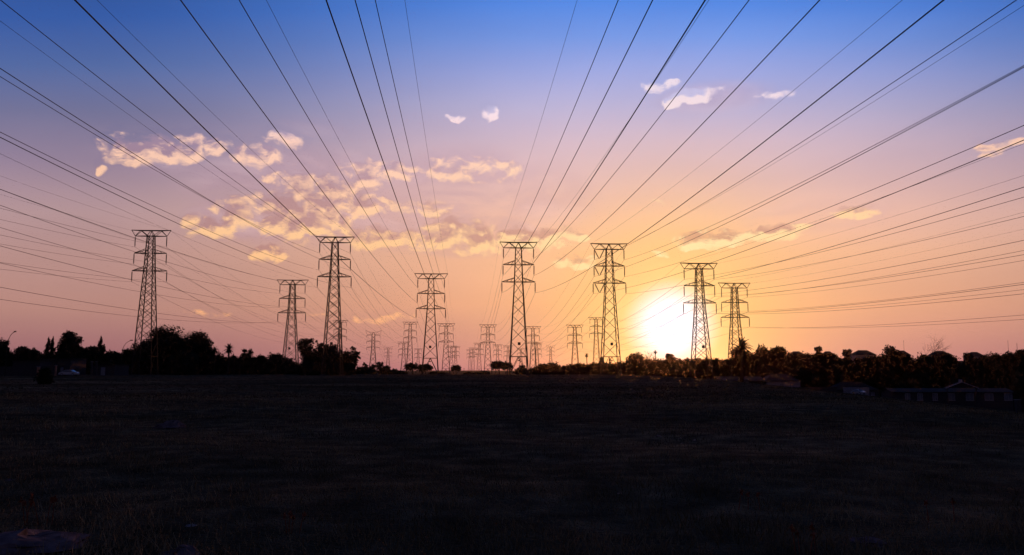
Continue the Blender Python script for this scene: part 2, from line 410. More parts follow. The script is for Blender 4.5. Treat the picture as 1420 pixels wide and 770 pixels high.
    for s in (-1, 1):
        for sy in (-1, 1):
            lac += [((s*4.1, sy*.06, zc), (s*2.6, sy*.45, H)), ((s*2.6, sy*.45, H), (s*.78, sy*.7, zc))]
    if full:
        for a, b in lac: bar_part('beam_brace', a, b, br*1.1, t, 3)
    else:
        m = MB(); [m.tube([a, b], br*1.1, 3) for a, b in lac]; m.build('beam_bracing', M['steel'], t)
    for lvl in ('t', 'm', 'b'):
        for s in (-1, 1):
            o = link('insulator', insul_mesh(), t, (s*HX[lvl], 0, H + DZ[lvl]))
        if extra_v:
            for xx, tl in ((-4.1, .46), (-1.35, -.46)):
                o = link('insulator', insul_mesh(), t, (xx, 0, H + DZ[lvl])); o.rotation_euler = (0, -tl, 0)
    if full:
        wm = hw(ring, H, hb)
        MB().box(-.36, .36, -wm-.16, -wm-.08, ring+3.0, ring+3.75).build('sign_plate', M['steel'], t)
        MB().lathe([(.0, 0), (.34, 0), (.36, .22), (.0, .22)], 10, (0, -wm*.96)).build('bird_guard', M['steel'], t, loc=(0, 0, ring-1.2))
        MB().tube([(0, -wm*.96, ring-1.2), (0, -wm, ring)], .04, 3).build('hanger', M['steel'], t)
        for sx in (-1, 1):
            for sy in (-1, 1):
                MB().box(sx*hb-.35, sx*hb+.35, sy*hb-.35, sy*hb+.35, -.4, .25).build('footing', M['wall'], t)
    return dict(x=x, Y=Y, zt=ztop, yaw=yaw, k=1.0)
def make_ear_pylon(label, x, Y, ztop, zbase, yaw, k=.95):
    H = ztop - zbase; t = empty('pylon', (x, Y, zbase), yaw); tag(t, label, 'pylon', 'distant pylons with raised earth-wire horns')
    hx = 5.2*k; lr, br = .13, .085
    za = [H - 3.0, H - 6.9, H - 10.8]; zt_ = H - 1.2
    def h_(z): return 1.0 if z >= za[2] else 2.6 + (1.0 - 2.6) * z / za[2]
    for sx, sy in ((-1,-1),(1,-1),(1,1),(-1,1)):
        MB().tube([(sx*2.6, sy*2.6, -.3), (sx, sy, za[2]), (sx*.9, sy*.9, za[0]), (sx*.2, sy*.4, zt_)], lr).build('leg', M['steel'], t)
    m = MB(); cs = [(-1,-1),(1,-1),(1,1),(-1,1)]; z = .5
    while z < za[0] - 1:
        z2 = min(za[0], z + 1.9 * h_(z))
        for c in range(4):
            p, q_ = cs[c], cs[(c+1) % 4]
            m.tube([(p[0]*h_(z), p[1]*h_(z), z), (q_[0]*h_(z2), q_[1]*h_(z2), z2)], br*.8, 3)
            m.tube([(q_[0]*h_(z), q_[1]*h_(z), z), (p[0]*h_(z2), p[1]*h_(z2), z2)], br*.8, 3)
        z = z2
    m.build('lattice_bracing', M['steel'], t)
    for s in (-1, 1):
        m = MB(); m.tube([(0, 0, zt_), (s*2.6, 0, H-.9), (s*hx, 0, H)], br*1.3); m.tube([(s*.9, 0, za[0]), (s*2.6, 0, H-.9), (s*hx*.8, 0, za[0]), (s*hx, 0, H)], br, 3)
        m.build('earth_wire_horn', M['steel'], t)
        for zz in za:
            m = MB(); tip = (s*4.4*k, 0, zz)
            for sy in (-1, 1): m.tube([(s*.9, sy*.9, zz), tip], br*1.2); m.tube([(s*.9, sy*.9, zz+.9), tip], br)
            m.build('crossarm', M['steel'], t)
            o = link('insulator', insul_mesh(True), t, (s*4.4*k, 0, zz))
    return dict(x=x, Y=Y, zt=ztop, yaw=yaw, k=k, ear=True)
YAW = math.atan(.0565)
G_ = 'large lattice pylons in the near row'
def pyl(label, px, ytop, Y, base_py=None, **kw):
    x, _, zt = at(px, ytop, Y)
    zb = at(px, base_py, Y)[2] if base_py else tz(x, Y)
    zb = min(zb, tz(x, Y))
    return make_pylon(label, x, Y, zt, zb, YAW, **kw)
NEAR = dict(
 A=pyl('steel lattice pylon standing alone at the far left beside the big round dark tree', 210, 320, 218, xbrace=True, group=G_),
 Z=pyl('shorter steel lattice pylon rising behind the left end of the ragged gum trees', 406, 388.7, 272, xbrace=True, group=G_),
 B=pyl('steel lattice pylon with its feet hidden in the ragged gum trees', 465, 329, 222, xbrace=True, group=G_),
 C=pyl('steel lattice pylon beside the flat-topped acacias left of centre', 598, 380, 255, group=G_),
 D=pyl('steel lattice pylon at the centre behind the low round shrub, tallest of the middle', 719, 336.4, 223, group=G_),
 E=pyl('steel lattice pylon just left of the sun with extra V-shaped insulators', 844.5, 338.5, 225, extra_v=True, group=G_),
 F=pyl('steel lattice pylon glowing at the right edge of the sun', 969, 365.5, 224, xbrace=True, group=G_),
 G=pyl('shorter steel lattice pylon behind the dark spiky palm, rightmost of all', 1018, 393, 260, group=G_, xbrace=True))
GF = 'smaller pylons far down the lines'
def far(label, px, ytop, Y, **kw):
    x, _, zt = at(px, ytop, Y)
    return make_pylon(label, x, Y, zt, tz(x, Y), YAW, full=False, thick=1.15 if Y < 700 else 1.3, group=GF, **kw)
FAR = dict(
 A1=far('far lattice pylon seen through the legs of the pylon in the gum trees', 472, 444.5, 560),
 B1=far('far lattice pylon above the flat-topped acacias, tallest left of the centre-left pylon', 569, 446.8, 564),
 Z1=far('small far pylon close against the left side of the taller one above the acacias', 560, 474.4, 690),
 B2=far('tiny distant pylon showing left of the centre-left pylon legs', 580, 483.7, 1000),
 C1=far('far lattice pylon just right of the centre-left pylon', 618.8, 449, 489),
 C2=far('small pylon close behind the far one right of the centre-left pylon', 626, 480, 800),
 C3=far('tiny pylon above the little round acacia, last of its line', 632, 480.5, 960),
 D1=far('far lattice pylon left of the central pylon, tallest of that cluster', 676.7, 450.5, 501),
 D2=far('small distant pylon second to the left of the central pylon cluster', 664.6, 476, 780),
 D3=far('tiny distant pylon third along the line left of the central pylon', 656, 482.5, 1000),
 D4=far('tiniest distant pylon at the left end of the cluster left of the central pylon', 651.5, 485, 1200),
 X1=far('small distant pylon above the dark shrubs left of the central pylon', 690, 478, 870),
 X2=far('small distant pylon right against the left leg of the central pylon', 704.5, 479.5, 860),
 X3=far('tiny distant pylon framed inside the legs of the central pylon', 722.5, 483, 1000),
 E1=far('far lattice pylon right behind the right leg of the central pylon', 739, 453, 535),
 F2=far('small distant pylon just right of the far one behind the central pylon', 744.5, 475.5, 780),
 F1=far('far lattice pylon standing alone midway between the central pylon and the V-insulator pylon', 797, 451, 491),
 G1=far('far lattice pylon close on the left side of the V-insulator pylon', 826.5, 440.5, 550))
def ear(label, px, ytop, Y, H):
    x, _, zt = at(px, ytop, Y); return make_ear_pylon(label, x, Y, zt, zt - H - 1, YAW)
EAR = dict(
 H1=ear('horned pylon with a raised top standing over the low bushes right of the gum trees', 518, 458.5, 525, 28),
 H2=ear('small horned pylon behind, right of the larger horned one', 538.4, 480.5, 930, 28),
 H3=ear('small horned pylon right of the central pylon above the rounded bushes', 763.5, 479, 930, 28))

# ------------------------------------------------------------------ conductors
def attach(p, lvl, s):
    k = p['k']
    if p.get('ear'):
        o = dict(e=(5.2*k, 0), t=(4.4*k, -4.5), m=(4.4*k, -8.4), b=(4.4*k, -12.3))[lvl]
    else: o = (HX[lvl], DZ[lvl] - (INS if lvl != 'e' else 0))
    return np.array([p['x'] + s * o[0] * math.cos(p['yaw']), p['Y'] + s * o[0] * math.sin(p['yaw']), p['zt'] + o[1]])
def span(a, b, sag, n):
    t = np.linspace(0, 1, n)[:, None]
    p = a + (b - a) * t; p[:, 2] -= 4 * sag * (t * (1 - t))[:, 0]; return p
LV = dict(e='thin earth wire', t='top conductor', m='middle conductor', b='lowest conductor')
def run_line(name, pyl_list, L, sag, dz=0.0, near=True, tx=.0565, tweak={}):
    for s in (-1, 1):
        for lvl in 'etmb':
            pts = []
            if near:
                a = attach(pyl_list[0], lvl, s); tw = tweak.get((lvl, s), (0, 0, 0))
                b = a + np.array([tx * L + tw[0], -L, dz + tw[1]])
                sg = (sag + tw[2]) * (.85 if lvl == 'e' else 1)
                pts = [p for p in span(b, a, sg, 90)]
            for i in range(len(pyl_list) - 1):
                a = attach(pyl_list[i], lvl, s); b = attach(pyl_list[i+1], lvl, s)
                sp = span(a, b, 6.5 * (np.linalg.norm(b - a) / 300) ** 1.6 if np.linalg.norm(b-a) < 330 else 8.0, 28)
                pts += [p for p in (sp if not pts else sp[1:])]
            rad = .017 if lvl == 'e' else .030
            if not near: rad *= 1.2
            P0 = pts[-1]
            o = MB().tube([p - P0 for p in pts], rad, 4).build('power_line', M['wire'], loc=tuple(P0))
            side = 'left' if s < 0 else 'right'
            tag(o, f'{LV[lvl]}, {side} arms, {name}', 'power line', 'wires strung between the pylons')
N_, F_, E2 = NEAR, FAR, EAR
run_line('pylon alone at far left', [N_['A'], F_['A1']], 335, 6.8)
run_line('short pylon left of the gum trees', [N_['Z'], F_['Z1']], 335, 6.2, -.2)
run_line('pylon rising from the gum trees', [N_['B'], F_['B1'], F_['B2']], 335, 6.6)
run_line('pylon left of centre by the acacias', [N_['C'], F_['C1'], F_['C2'], F_['C3']], 363, 4.3, 2.6, tx=.061)
run_line('central pylon', [N_['D'], F_['D1'], F_['D2'], F_['D3'], F_['D4']], 337, 6.8, tx=.052)
run_line('V-insulator pylon left of the sun', [N_['E'], F_['E1'], F_['X2']], 335, 6.2)
run_line('pylon at the right edge of the sun', [N_['F'], F_['F1'], F_['F2'], F_['X3']], 335, 6.2)
run_line('rightmost pylon behind the palm', [N_['G'], F_['G1']], 335, 5.6)
run_line('horned pylons right of the gum trees', [E2['H1'], E2['H2']], 300, 7, near=False)

# ------------------------------------------------------------------ vegetation
def leaves(cent, n, size, flat=.8, drop=0.0):
    """n small quads round each clump centre: cent rows are (x, y, z, rx, ry, rz)"""
    cent = np.array(cent, float); vol = (cent[:, 3] * cent[:, 5]) ** 1.0; pr = vol / vol.sum()
    k = RNG.choice(len(cent), n, p=pr)
    d = RNG.normal(size=(n, 3)); d /= np.linalg.norm(d, axis=1)[:, None]
    r = RNG.random(n) ** .45
    lump = 1 + .22 * np.sin(d[:, 0] * 5 + k) * np.sin(d[:, 2] * 6 + k * 2.1) + .15 * np.sin(d[:, 0] * 11 + d[:, 2] * 9 + k)
    P = cent[k, :3] + d * (r * lump)[:, None] * cent[k, 3:6]
    u = RNG.normal(size=(n, 3)); u /= np.linalg.norm(u, axis=1)[:, None]
    v = np.cross(u, RNG.normal(size=(n, 3))); v /= np.linalg.norm(v, axis=1)[:, None]
    s = size * (.5 + RNG.random(n))[:, None]
    return np.stack([P - u*s*.6, P + v*s*.35, P + u*s*.6, P - v*s*.35], 1)
def blob(x, y, z, rx, ry, rz, n=12, k=8):
    P = lambda i, j: np.array([x, y, z]) + np.array([rx*math.sin(math.pi*i/k)*math.cos(2*math.pi*j/n), ry*math.sin(math.pi*i/k)*math.sin(2*math.pi*j/n), rz*math.cos(math.pi*i/k)]) * (1 + .12*math.sin(2.3*i + 1.7*(j % n) + x))
    return np.array([[P(i, j), P(i+1, j), P(i+1, j+1), P(i, j+1)] for i in range(k) for j in range(n)])
def clumps(w_, h0, h1, n, depth=.8, shape='round'):
    out = []
    for i in range(n):
        a = random.random() * 2 * math.pi; rr = math.sqrt(random.random())
        f = random.random()
        if shape == 'round': wf = math.sin(math.pi * (.15 + .75 * f)) ; 
        elif shape == 'flat': wf = .75 + .25 * f
        elif shape == 'bush': wf = math.cos(f * 1.35)
        elif shape == 'cone': wf = 1 - .88 * f
        elif shape == 'gum': wf = .55 + .45 * math.sin(math.pi * f)
        z = h0 + (h1 - h0) * f
        cr = w_ * (.30 + .22 * random.random()) * (.6 if shape == 'gum' else 1)
        cz = min(cr * .85, (h1 - h0) * .4)
        out.append((math.cos(a) * rr * w_ * wf * .8, math.sin(a) * rr * w_ * wf * depth * .8, min(z, h1 - cz * .75), cr, cr, cz))
    return out
def tree(px, ytop, hwpx, Y, kind, label, cat='tree', group='trees along the skyline', name=None, dens=1.0, m=None, grow=None):
    x, _, zt = at(px, ytop, Y); zb = tz(x, Y); H = zt - zb; w_ = hwpx * Y / F
    if kind in ('round', 'gum', 'bush'): w_ *= 1.16; H *= 1.03 if px < 950 else .99
    if kind in ('cypress',): w_ *= 1.7
    if kind == 'flat': w_ *= 1.1; H *= 1.08
    nm = name or dict(round='broadleaf_tree', gum='gum_tree', cypress='cypress_tree', flat='acacia_tree', palm='palm_tree', bush='bush', bare='bare_tree', cone='conifer_tree', hedge='bush').get(kind, 'tree')
    t = empty(nm, (x, Y, zb)); tag(t, label, cat, group); m = m or M['leaf' if random.random() < .6 else 'leaf2']
    px_m = Y / F
    size = max(.30, px_m * 1.7)
    if kind in ('round', 'gum', 'flat', 'bush'):
        h0 = dict(round=H*.30, gum=H*.32, flat=H*.30, bush=H*.05)[kind]
        nc = dict(round=16, gum=22, flat=12, bush=12)[kind]
        cl = clumps(w_, h0, H, nc, shape=kind)
        if kind in ('round', 'bush', 'gum'): cl.append((0, 0, (h0 + H) * .48, w_*.62, w_*.62, (H - h0) * .42))
        if kind == 'bush': cl.append((0, 0, H*.3, w_*.9, w_*.8, H*.36))
        if kind == 'flat': cl = [(c[0], c[1], h0 + (H-h0)*(.34 + .36*max(0, 1-(math.hypot(c[0], c[1])/w_)**2)), c[3]*.9, c[4]*.9, (H-h0)*(.28 + .16*random.random())) for c in cl + [(0, 0, 0, w_*.5, w_*.5, 0)]]
        mb = MB(); tr = max(.12, H*.028)
        top = h0 + (H - h0) * .35
        mb.tube([(0, 0, -.3), (.02*H, 0, H*.2), (-.01*H, .01*H, top)], [tr*1.3, tr, tr*.6], 6)
        for c in random.sample(cl, min(len(cl), 9)):
            z0 = top * (.5 + .5 * random.random())
            mb.tube([(0, 0, z0), (c[0]*.5, c[1]*.5, z0 + (c[2]-z0)*.6), (c[0], c[1], c[2])], [tr*.55, tr*.35, tr*.12], 4)
        mb.build('trunk', M['bark'], t)
        area = 2 * w_ * (H - h0)
        n = int(min(14000, max(220, dens * area / (size * size) * (21 if kind != 'gum' else 9))))
        V = leaves(cl, n, size)
        if kind in ('round', 'bush'):          # added unseen core, blocks sun that would fleck through leaf gaps
            zc_, rz_, rx_ = (H*.33, H*.50, w_*.80) if kind == 'bush' else (h0 + (H-h0)*.42, (H-h0)*.40, w_*.62)
            V = np.concatenate([V, blob(0, 0, zc_, rx_, rx_*.7, rz_)])
        link('crown', quads_mesh('crown', V, m), t)
    elif kind in ('cypress', 'cone'):
        mb = MB().tube([(0, 0, -.3), (0, 0, H*.9)], [H*.025, .04], 5); mb.build('trunk', M['bark'], t)
        cl = []
        for i in range(22):
            f = i / 21; wf = (1 - f) ** .6 if kind == 'cypress' else (1 - f) ** .9
            if kind == 'cypress': wf *= min(1, .5 + f * 3)
            a = random.random() * 6.28; rr = w_ * wf * .45
            cl.append((math.cos(a)*rr, math.sin(a)*rr, H*(.06 + .90*f), w_*wf*.7 + .15, w_*wf*.7 + .15, H*.055))
        n = int(max(500, dens * 2*w_*H / (size*size) * 14))
        link('crown', quads_mesh('crown', leaves(cl, n, size*.8), m), t)
    elif kind == 'palm':
        r = max(.16, w_*.12)
        MB().tube([(0, 0, -.3), (.1, 0, H*.5), (0, 0, H - w_*.7)], [r*1.3, r, r*1.1], 6).build('trunk', M['bark'], t)
        zc = H - w_*.75
        V = []
        for i in range(44):
            a = random.random() * 6.28; e0 = random.uniform(-.5, 1.45)
            p = np.array([0, 0, zc]); d = np.array([math.cos(a)*math.cos(e0), math.sin(a)*math.cos(e0), math.sin(e0)])
            side = np.cross(d, (0, 0, 1.0)); side /= np.linalg.norm(side) + 1e-6
            Lf = w_ * random.uniform(.85, 1.15); seg = 5; 
            for k in range(seg):
                q_ = p + d * Lf / seg; wd = Lf * .19 * (1 - k / seg * .75)
                for sg in (-1, 1):
                    V.append(np.stack([p, p + sg*side*wd + d*wd*.6 - np.array([0, 0, wd*.4]), q_ + sg*side*wd*.6 + d*wd*.6 - np.array([0, 0, wd*.3]), q_]))
                p = q_; d = d + np.array([0, 0, -.28]); d /= np.linalg.norm(d)
        link('crown', quads_mesh('crown', np.array(V), m), t)
        sk = leaves([(0, 0, zc - w_*.45, r*2.2, r*2.2, w_*.5)], 120, size*.5)
        link('dead_frond_skirt', quads_mesh('skirt', sk, M['bark']), t)
    elif kind == 'bare':
        mb = MB(); tips = []
        def grow_(p, d, Lb, r, depth):
            q_ = p + d * Lb; mb.tube([p, (p+q_)/2 + RNG.normal(size=3)*Lb*.05, q_], [r, r*.85, r*.7], 4)
            if depth == 0: return
            for _ in range(3 if depth > 1 else 2):
                dd = d + RNG.normal(size=3) * .5; dd[2] = abs(dd[2]) * .8 + .12; dd /= np.linalg.norm(dd)
                grow_(q_, dd, Lb * random.uniform(.55, .8), r*.6, depth - 1)
        grow_(np.array([0, 0, -.3]), np.array([.03, 0, 1.0]), H*.40, max(.12, px_m*.8), 5 if w_ > 2.2 else 4)
        mb.build('trunk', M['bark'], t)
    return t
TL = 'trees along the skyline'
# left
tree(3, 470, 14, 210, 'round', 'ragged leafy tree cut by the left edge, behind the curved street lamp', dens=.55)
tree(67.5, 467.5, 4.2, 250, 'cypress', 'left one of two narrow columnar trees side by side on the left')
tree(74, 466.5, 4.6, 250, 'cypress', 'right one of two narrow columnar trees side by side on the left')
tree(99, 463, 15, 240, 'round', 'tall rounded tree between the twin columnar trees and the lone cypress', dens=1.2)
tree(140, 466, 4.6, 245, 'cypress', 'lone pointed cypress tree left of the left street lamp')
tree(144.5, 477, 4.0, 246, 'cypress', 'smaller cypress leaning against the lone pointed one')
tree(236, 457, 30, 250, 'round', 'largest round dark tree right beside the far left pylon', dens=1.2)
tree(205, 474, 22, 262, 'round', 'dark tree standing behind the legs of the far left pylon')
tree(275, 464, 23, 255, 'round', 'round dark tree on the right shoulder of the largest one', dens=1.1)
tree(222, 464, 17, 255, 'gum', 'open-crowned tree on the left shoulder of the largest round tree', dens=1.2)
tree(256, 474, 22, 246, 'bush', 'broad dark mass filling the foot of the largest round trees', 'bush', dens=1.2)
tree(290, 484, 12, 250, 'bush', 'rounded bush sloping down to the short bushy palm', 'bush', dens=1.2)
tree(262, 460, 12, 262, 'bare', 'bare twiggy tree top between the two largest round trees')
tree(298, 481, 6.5, 240, 'palm', 'short bushy palm right beside the big round trees')
tree(317.5, 478, 9, 235, 'palm', 'taller palm standing clear against the sky left of the middle trees', dens=1)
tree(325, 491, 7, 240, 'palm', 'low drooping palm at the foot of the taller palm')
tree(333, 493, 6, 242, 'palm', 'low drooping palm, second right of the taller palm')
tree(344, 485.5, 11, 250, 'gum', 'small open-crowned tree between the palms and the long dome of bushes')
tree(362, 494, 8, 262, 'gum', 'thin low tree right of the small open-crowned one')
tree(427, 472, 17, 245, 'gum', 'left crown of the ragged gum trees, highest on their left', dens=1.25)
tree(443, 473.5, 9, 240, 'gum', 'narrow pointed crown second from left in the ragged gum trees', dens=1.2)
tree(461, 479, 18, 238, 'gum', 'middle crown of the gum trees around the pylon legs', dens=1.3)
tree(483, 483, 13, 242, 'gum', 'right hand gum tree with gaps of sky in its crown', dens=.9)
tree(492, 481.5, 8, 246, 'gum', 'outermost gum tree leaning out to the right', dens=.75)
tree(440, 490, 26, 236, 'bush', 'broad dark undergrowth filling the left foot of the gum trees', 'bush', dens=1.2)
tree(472, 494, 22, 234, 'bush', 'broad dark undergrowth filling the right foot of the gum trees', 'bush', dens=1.2)
tree(507, 504, 5, 300, 'gum', 'slim upright shrub left of the horned pylon', 'shrub')
tree(517, 506, 6, 300, 'gum', 'slim open shrub at the foot of the horned pylon', 'shrub')
tree(527, 503, 7, 300, 'gum', 'slim pointed shrub just right of the horned pylon', 'shrub', dens=1.2)
tree(535, 508, 9, 305, 'bush', 'sloping bush right of the slim pointed shrub', 'bush')
tree(572, 505.5, 11, 330, 'flat', 'left flat-topped acacia beside the centre-left pylon', dens=1.3)
tree(590, 507, 11.5, 325, 'flat', 'right flat-topped acacia in front of the centre-left pylon', dens=1.4)
tree(632.5, 508, 6.5, 330, 'flat', 'little lone round acacia right of the centre-left pylon', dens=1.4)
tree(692, 503, 12, 330, 'flat', 'larger spreading acacia left of the central pylon', dens=1.5)
tree(704, 505, 8, 328, 'flat', 'lower acacia touching the left leg of the central pylon', dens=1.4)
tree(724, 508, 9, 330, 'bush', 'round shrub between the legs of the central pylon', 'bush', dens=1.2)
tree(813.5, 490, 3.6, 340, 'palm', 'stubby palm with a hanging skirt left of the V-insulator pylon', dens=1)
tree(834, 497, 4.2, 340, 'round', 'small round-headed tree between the legs of the V-insulator pylon', dens=1.3)
tree(845.5, 496, 2.8, 340, 'cone', 'tiny pointed conifer below the V-insulator pylon')
tree(881, 493, 19, 320, 'bush', 'large smooth dome of a tree left of the bare twiggy ones', 'tree', name='broadleaf_tree', dens=1.2)
tree(894, 490, 10, 318, 'bare', 'bare twiggy spreading tree left of the palm in the sun glow')
tree(903, 491, 9, 322, 'bare', 'second bare twiggy tree, touching the palm in the sun glow')
tree(908.5, 486, 3.2, 315, 'palm', 'slim palm standing in the sun glow')
tree(916, 495, 8, 322, 'bare', 'bare low tree right of the palm in the sun glow')
tree(929.5, 491.5, 7, 318, 'round', 'round-headed tree directly under the sun', dens=1.1)
# right
tree(1027, 471.5, 17, 238, 'palm', 'top of the big spiky palm in front of the rightmost pylon')
tree(1027, 481, 15, 240, 'round', 'dark bushy mass below the spiky palm head', dens=1.4)
tree(1056, 485, 9, 300, 'flat', 'flat layered tree right of the spiky palm', dens=1.2)
tree(1078, 482, 15, 290, 'round', 'dark round tree right of the flat layered one', dens=1.2)
RT = [(1050,494,24,285),(1098,491,18,300),(1133,481,9,290),(1120,492,22,285),(1150,492,16,300),(1175,485,9,290),(1160,496,24,280),(1192,497,22,285),(1215,499,18,290),
      (1236,480.5,17,285),(1228,492,20,275),(1254,493,14,285),(1280,484,18,280),(1300,491,16,290),(1318,496,20,280),(1342,489,12,285),(1360,496,20,275),(1380,491,12,285),
      (1398,489,16,280),(1416,483.5,18,278),(1270,500,24,268),(1335,503,24,265),(1385,503,24,265),(1180,508,22,262),(1220,512,20,262),(1100,505,26,270),(1140,510,22,265),(1072,503,24,270),(1415,500,22,262),(1062,493,20,310),(1110,492,24,312),(1165,491,24,312),(1205,491.5,22,310),(1245,490,26,312),(1310,491.5,24,310),(1365,492,24,312),(1402,490,22,310)]
RC = {}
OR = ['first','second','third','fourth','fifth','sixth','seventh','eighth','ninth','tenth','eleventh','twelfth']
for i, (x_, y_, h_, Y_) in enumerate(sorted(RT)):
    k_ = min(6, int((x_ - 1050) / 53)); RC[k_] = RC.get(k_, 0) + 1
    pos = ['behind the hip-roofed bungalow', 'behind the pale garage', 'behind the nose-on car', 'between car and pale windows', 'over the long house left end', 'behind the gabled porch', 'over the long house right end'][k_]
    sz = 'broad' if h_ > 20 else 'medium' if h_ > 15 else 'narrow'
    rank = 'low' if y_ > 499 else 'middling' if y_ > 489 else 'tall'
    tree(x_, y_, h_, Y_, 'round' if h_ < 21 else 'bush', f'{rank} {sz} dark tree {pos}, {OR[RC[k_]-1]} there from the left', 'tree', 'trees of the right-hand wood', name='broadleaf_tree', dens=1.15)
tree(1275, 464, 9, 282, 'bare', 'tall leafless dead tree sticking out of the right-hand wood', 'tree')
tree(1358, 522, 14, 238, 'bare', 'pale leafless bush behind the gable of the long low house', 'tree')
# bush band that closes the skyline (profile read off the photograph)
PROF = [(12,492),(30,484),(48,486),(62,491),(85,490),(112,484),(128,483),(155,490),(165,491),(178,487),(190,484),(222,478),(250,478),(280,482),(300,492),(320,497),(340,498),
        (352,497),(368,495),(382,493),(396,498),(410,504),(500,510),(512,511),(545,513),(556,515),(603,516.5),(612,517),(671,515),(735,513.5),(478,508),(650,516.5),(664,517),(742,511),(755,507),(768,505),(782,509),(792,507),(806,505.5),(822,505),(836,505),
        (850,505.5),(862,504),(896,501),(912,501),(926,501),(941,500),(954,499),(966,499),(979,498.5),(992,498),(1003,500),(1012,499),(1045,497)]
LM = [(0,'the curved street lamp'),(68,'the twin columnar trees'),(99,'the tall rounded tree'),(140,'the lone cypress'),(210,'the far left pylon'),(317,'the tall palm'),(406,'the short left pylon'),
      (462,'the gum trees'),(518,'the horned pylon'),(598,'the centre-left pylon'),(719,'the central pylon'),(797,'the lone far pylon'),(844,'the V-insulator pylon'),(908,'the slim palm in the glow'),(969,'the pylon at the sun')]
cnt = {}
for x_, y_ in PROF:
    lm = [l for p, l in LM if p <= x_][-1]; cnt[lm] = cnt.get(lm, 0) + 1
    hh = 517 - y_
    Y_ = random.uniform(275, 300)
    tree(x_, y_ - .5, 15 if hh > 8 else 11 if hh > 4 else 8, Y_, 'bush', f'{"tall" if hh > 22 else "low"} dark skyline bush, {OR[cnt[lm]-1]} rightwards from {lm}', 'bush', 'bushes closing the skyline', dens=1.3)
for i, x_ in enumerate(list(range(8, 430, 26)) ):
    tree(x_, 503 + random.uniform(-2, 2), 16, 262, 'bush', f'low hedge bush at the field edge, {OR[i % 9]} in the {"outer" if i < 9 else "inner"} left hedge', 'bush', 'hedge bushes at the left field edge', dens=1.2)
for i, x_ in enumerate([750, 772, 795, 818, 842, 866, 890, 914, 938, 962, 985, 1008]):
    tree(x_, 508 + (1 if i < 3 else -1), 15, 262, 'bush', f'low hedge bush below the sunward skyline, {["first","second","third","fourth","fifth","sixth","seventh","eighth","ninth","tenth","eleventh","last"][i]} from the central pylon', 'bush', 'hedge bushes below the sun', dens=1.2)
tree(63, 512, 11, 95, 'bush', 'small lone dark bush in the field in front of the left garden wall', 'bush', 'lone field bushes', dens=1.2)
# ------------------------------------------------------------------ buildings
def house(name, px0, px1, Y, ytop, ybase, label, cat='house', wallm='wall', roofm='roof', kind='gable', wins=(), doors=(), depth=8, roof_h=1.6, winz=(.9, 2.1), panem='pane', group='houses at the field edge'):
    x0, x1 = xz(px0, Y), xz(px1, Y); cx = (x0 + x1) / 2
    zb = min(at(px0, ybase, Y)[2], tz(x0, Y) + .05, tz(x1, Y) + .05); zt = at(px0, ytop, Y)[2]; H = zt - zb; W = (x1 - x0) / 2
    t = empty(name, (cx, Y, zb)); tag(t, label, cat, group)
    m = MB(); hw_ = H - (roof_h if kind != 'flat' else .25)
    m.box(-W, W, 0, depth, -1.5, hw_); m.build('wall', M[wallm], t)
    o = .45
    r = MB()
    if kind == 'flat': r.box(-W - .2, W + .2, -.3, depth + .2, hw_ + .003, H)
    elif kind == 'gable':   # ridge along x
        v = [(-W-o, -o, hw_-.1), (W+o, -o, hw_-.1), (W+o, depth+o, hw_-.1), (-W-o, depth+o, hw_-.1), (-W-o, depth/2, H), (W+o, depth/2, H)]
        r.add(v + [(a, b, c + .14) for a, b, c in v], [(0,1,5,4), (2,3,4,5), (7,6,10,11), (9,8,11,10), (0,6,7,1), (2,8,9,3), (0,4,10,6), (4,3,9,10), (1,7,11,5), (5,11,8,2)])
    elif kind == 'hip':
        i_ = min(W*.55, depth*.5)
        v = [(-W-o, -o, hw_), (W+o, -o, hw_), (W+o, depth+o, hw_), (-W-o, depth+o, hw_), (-W+i_, depth/2, H), (W-i_, depth/2, H)]
        r.add(v, [(0,1,5,4), (1,2,5), (2,3,4,5), (3,0,4), (3,2,1,0)])
    r.build('roof', M[roofm], t)
    if kind == 'gable':
        g = MB(); 
        for sx in (-1, 1): g.add([(sx*(W-.05), 0, hw_-.12), (sx*(W-.05), depth, hw_-.12), (sx*(W-.05), depth/2, H-.1)], [(0, 1, 2)])
        g.build('gable_wall', M[wallm], t)
    for (a, b) in wins:
        xa, xb = xz(a, Y) - cx, xz(b, Y) - cx
        f = MB()
        fw = .08
        f.box(xa, xb, -.08, -.02, winz[0], winz[0]+fw); f.box(xa, xb, -.08, -.02, winz[1]-fw, winz[1]); f.box(xa, xa+fw, -.08, -.02, winz[0]+fw, winz[1]-fw); f.box(xb-fw, xb, -.08, -.02, winz[0]+fw, winz[1]-fw)
        f.box((xa+xb)/2-.03, (xa+xb)/2+.03, -.08, -.02, winz[0]+fw, winz[1]-fw)
        fo = f.build('window', M['trim'], t)
        for (c0, c1) in ((xa+fw, (xa+xb)/2-.03), ((xa+xb)/2+.03, xb-fw)):
            MB().box(c0, c1, -.05, -.03, winz[0]+fw, winz[1]-fw).build('pane', M[panem], fo)
        MB().box(xa-.08, xb+.08, -.16, -.003, winz[0]-.09, winz[0]-.005).build('sill', M['trim'], fo)
    for (a, b) in doors:
        xa, xb = xz(a, Y) - cx, xz(b, Y) - cx
        d = MB().box(xa, xb, -.06, -.01, 0.02, 2.05).build('door', M['pale'], t)
        MB().box(xb-.2, xb-.12, -.12, -.062, 1.0, 1.1).build('handle', M['steel'], d)
    return t, W, H, hw_
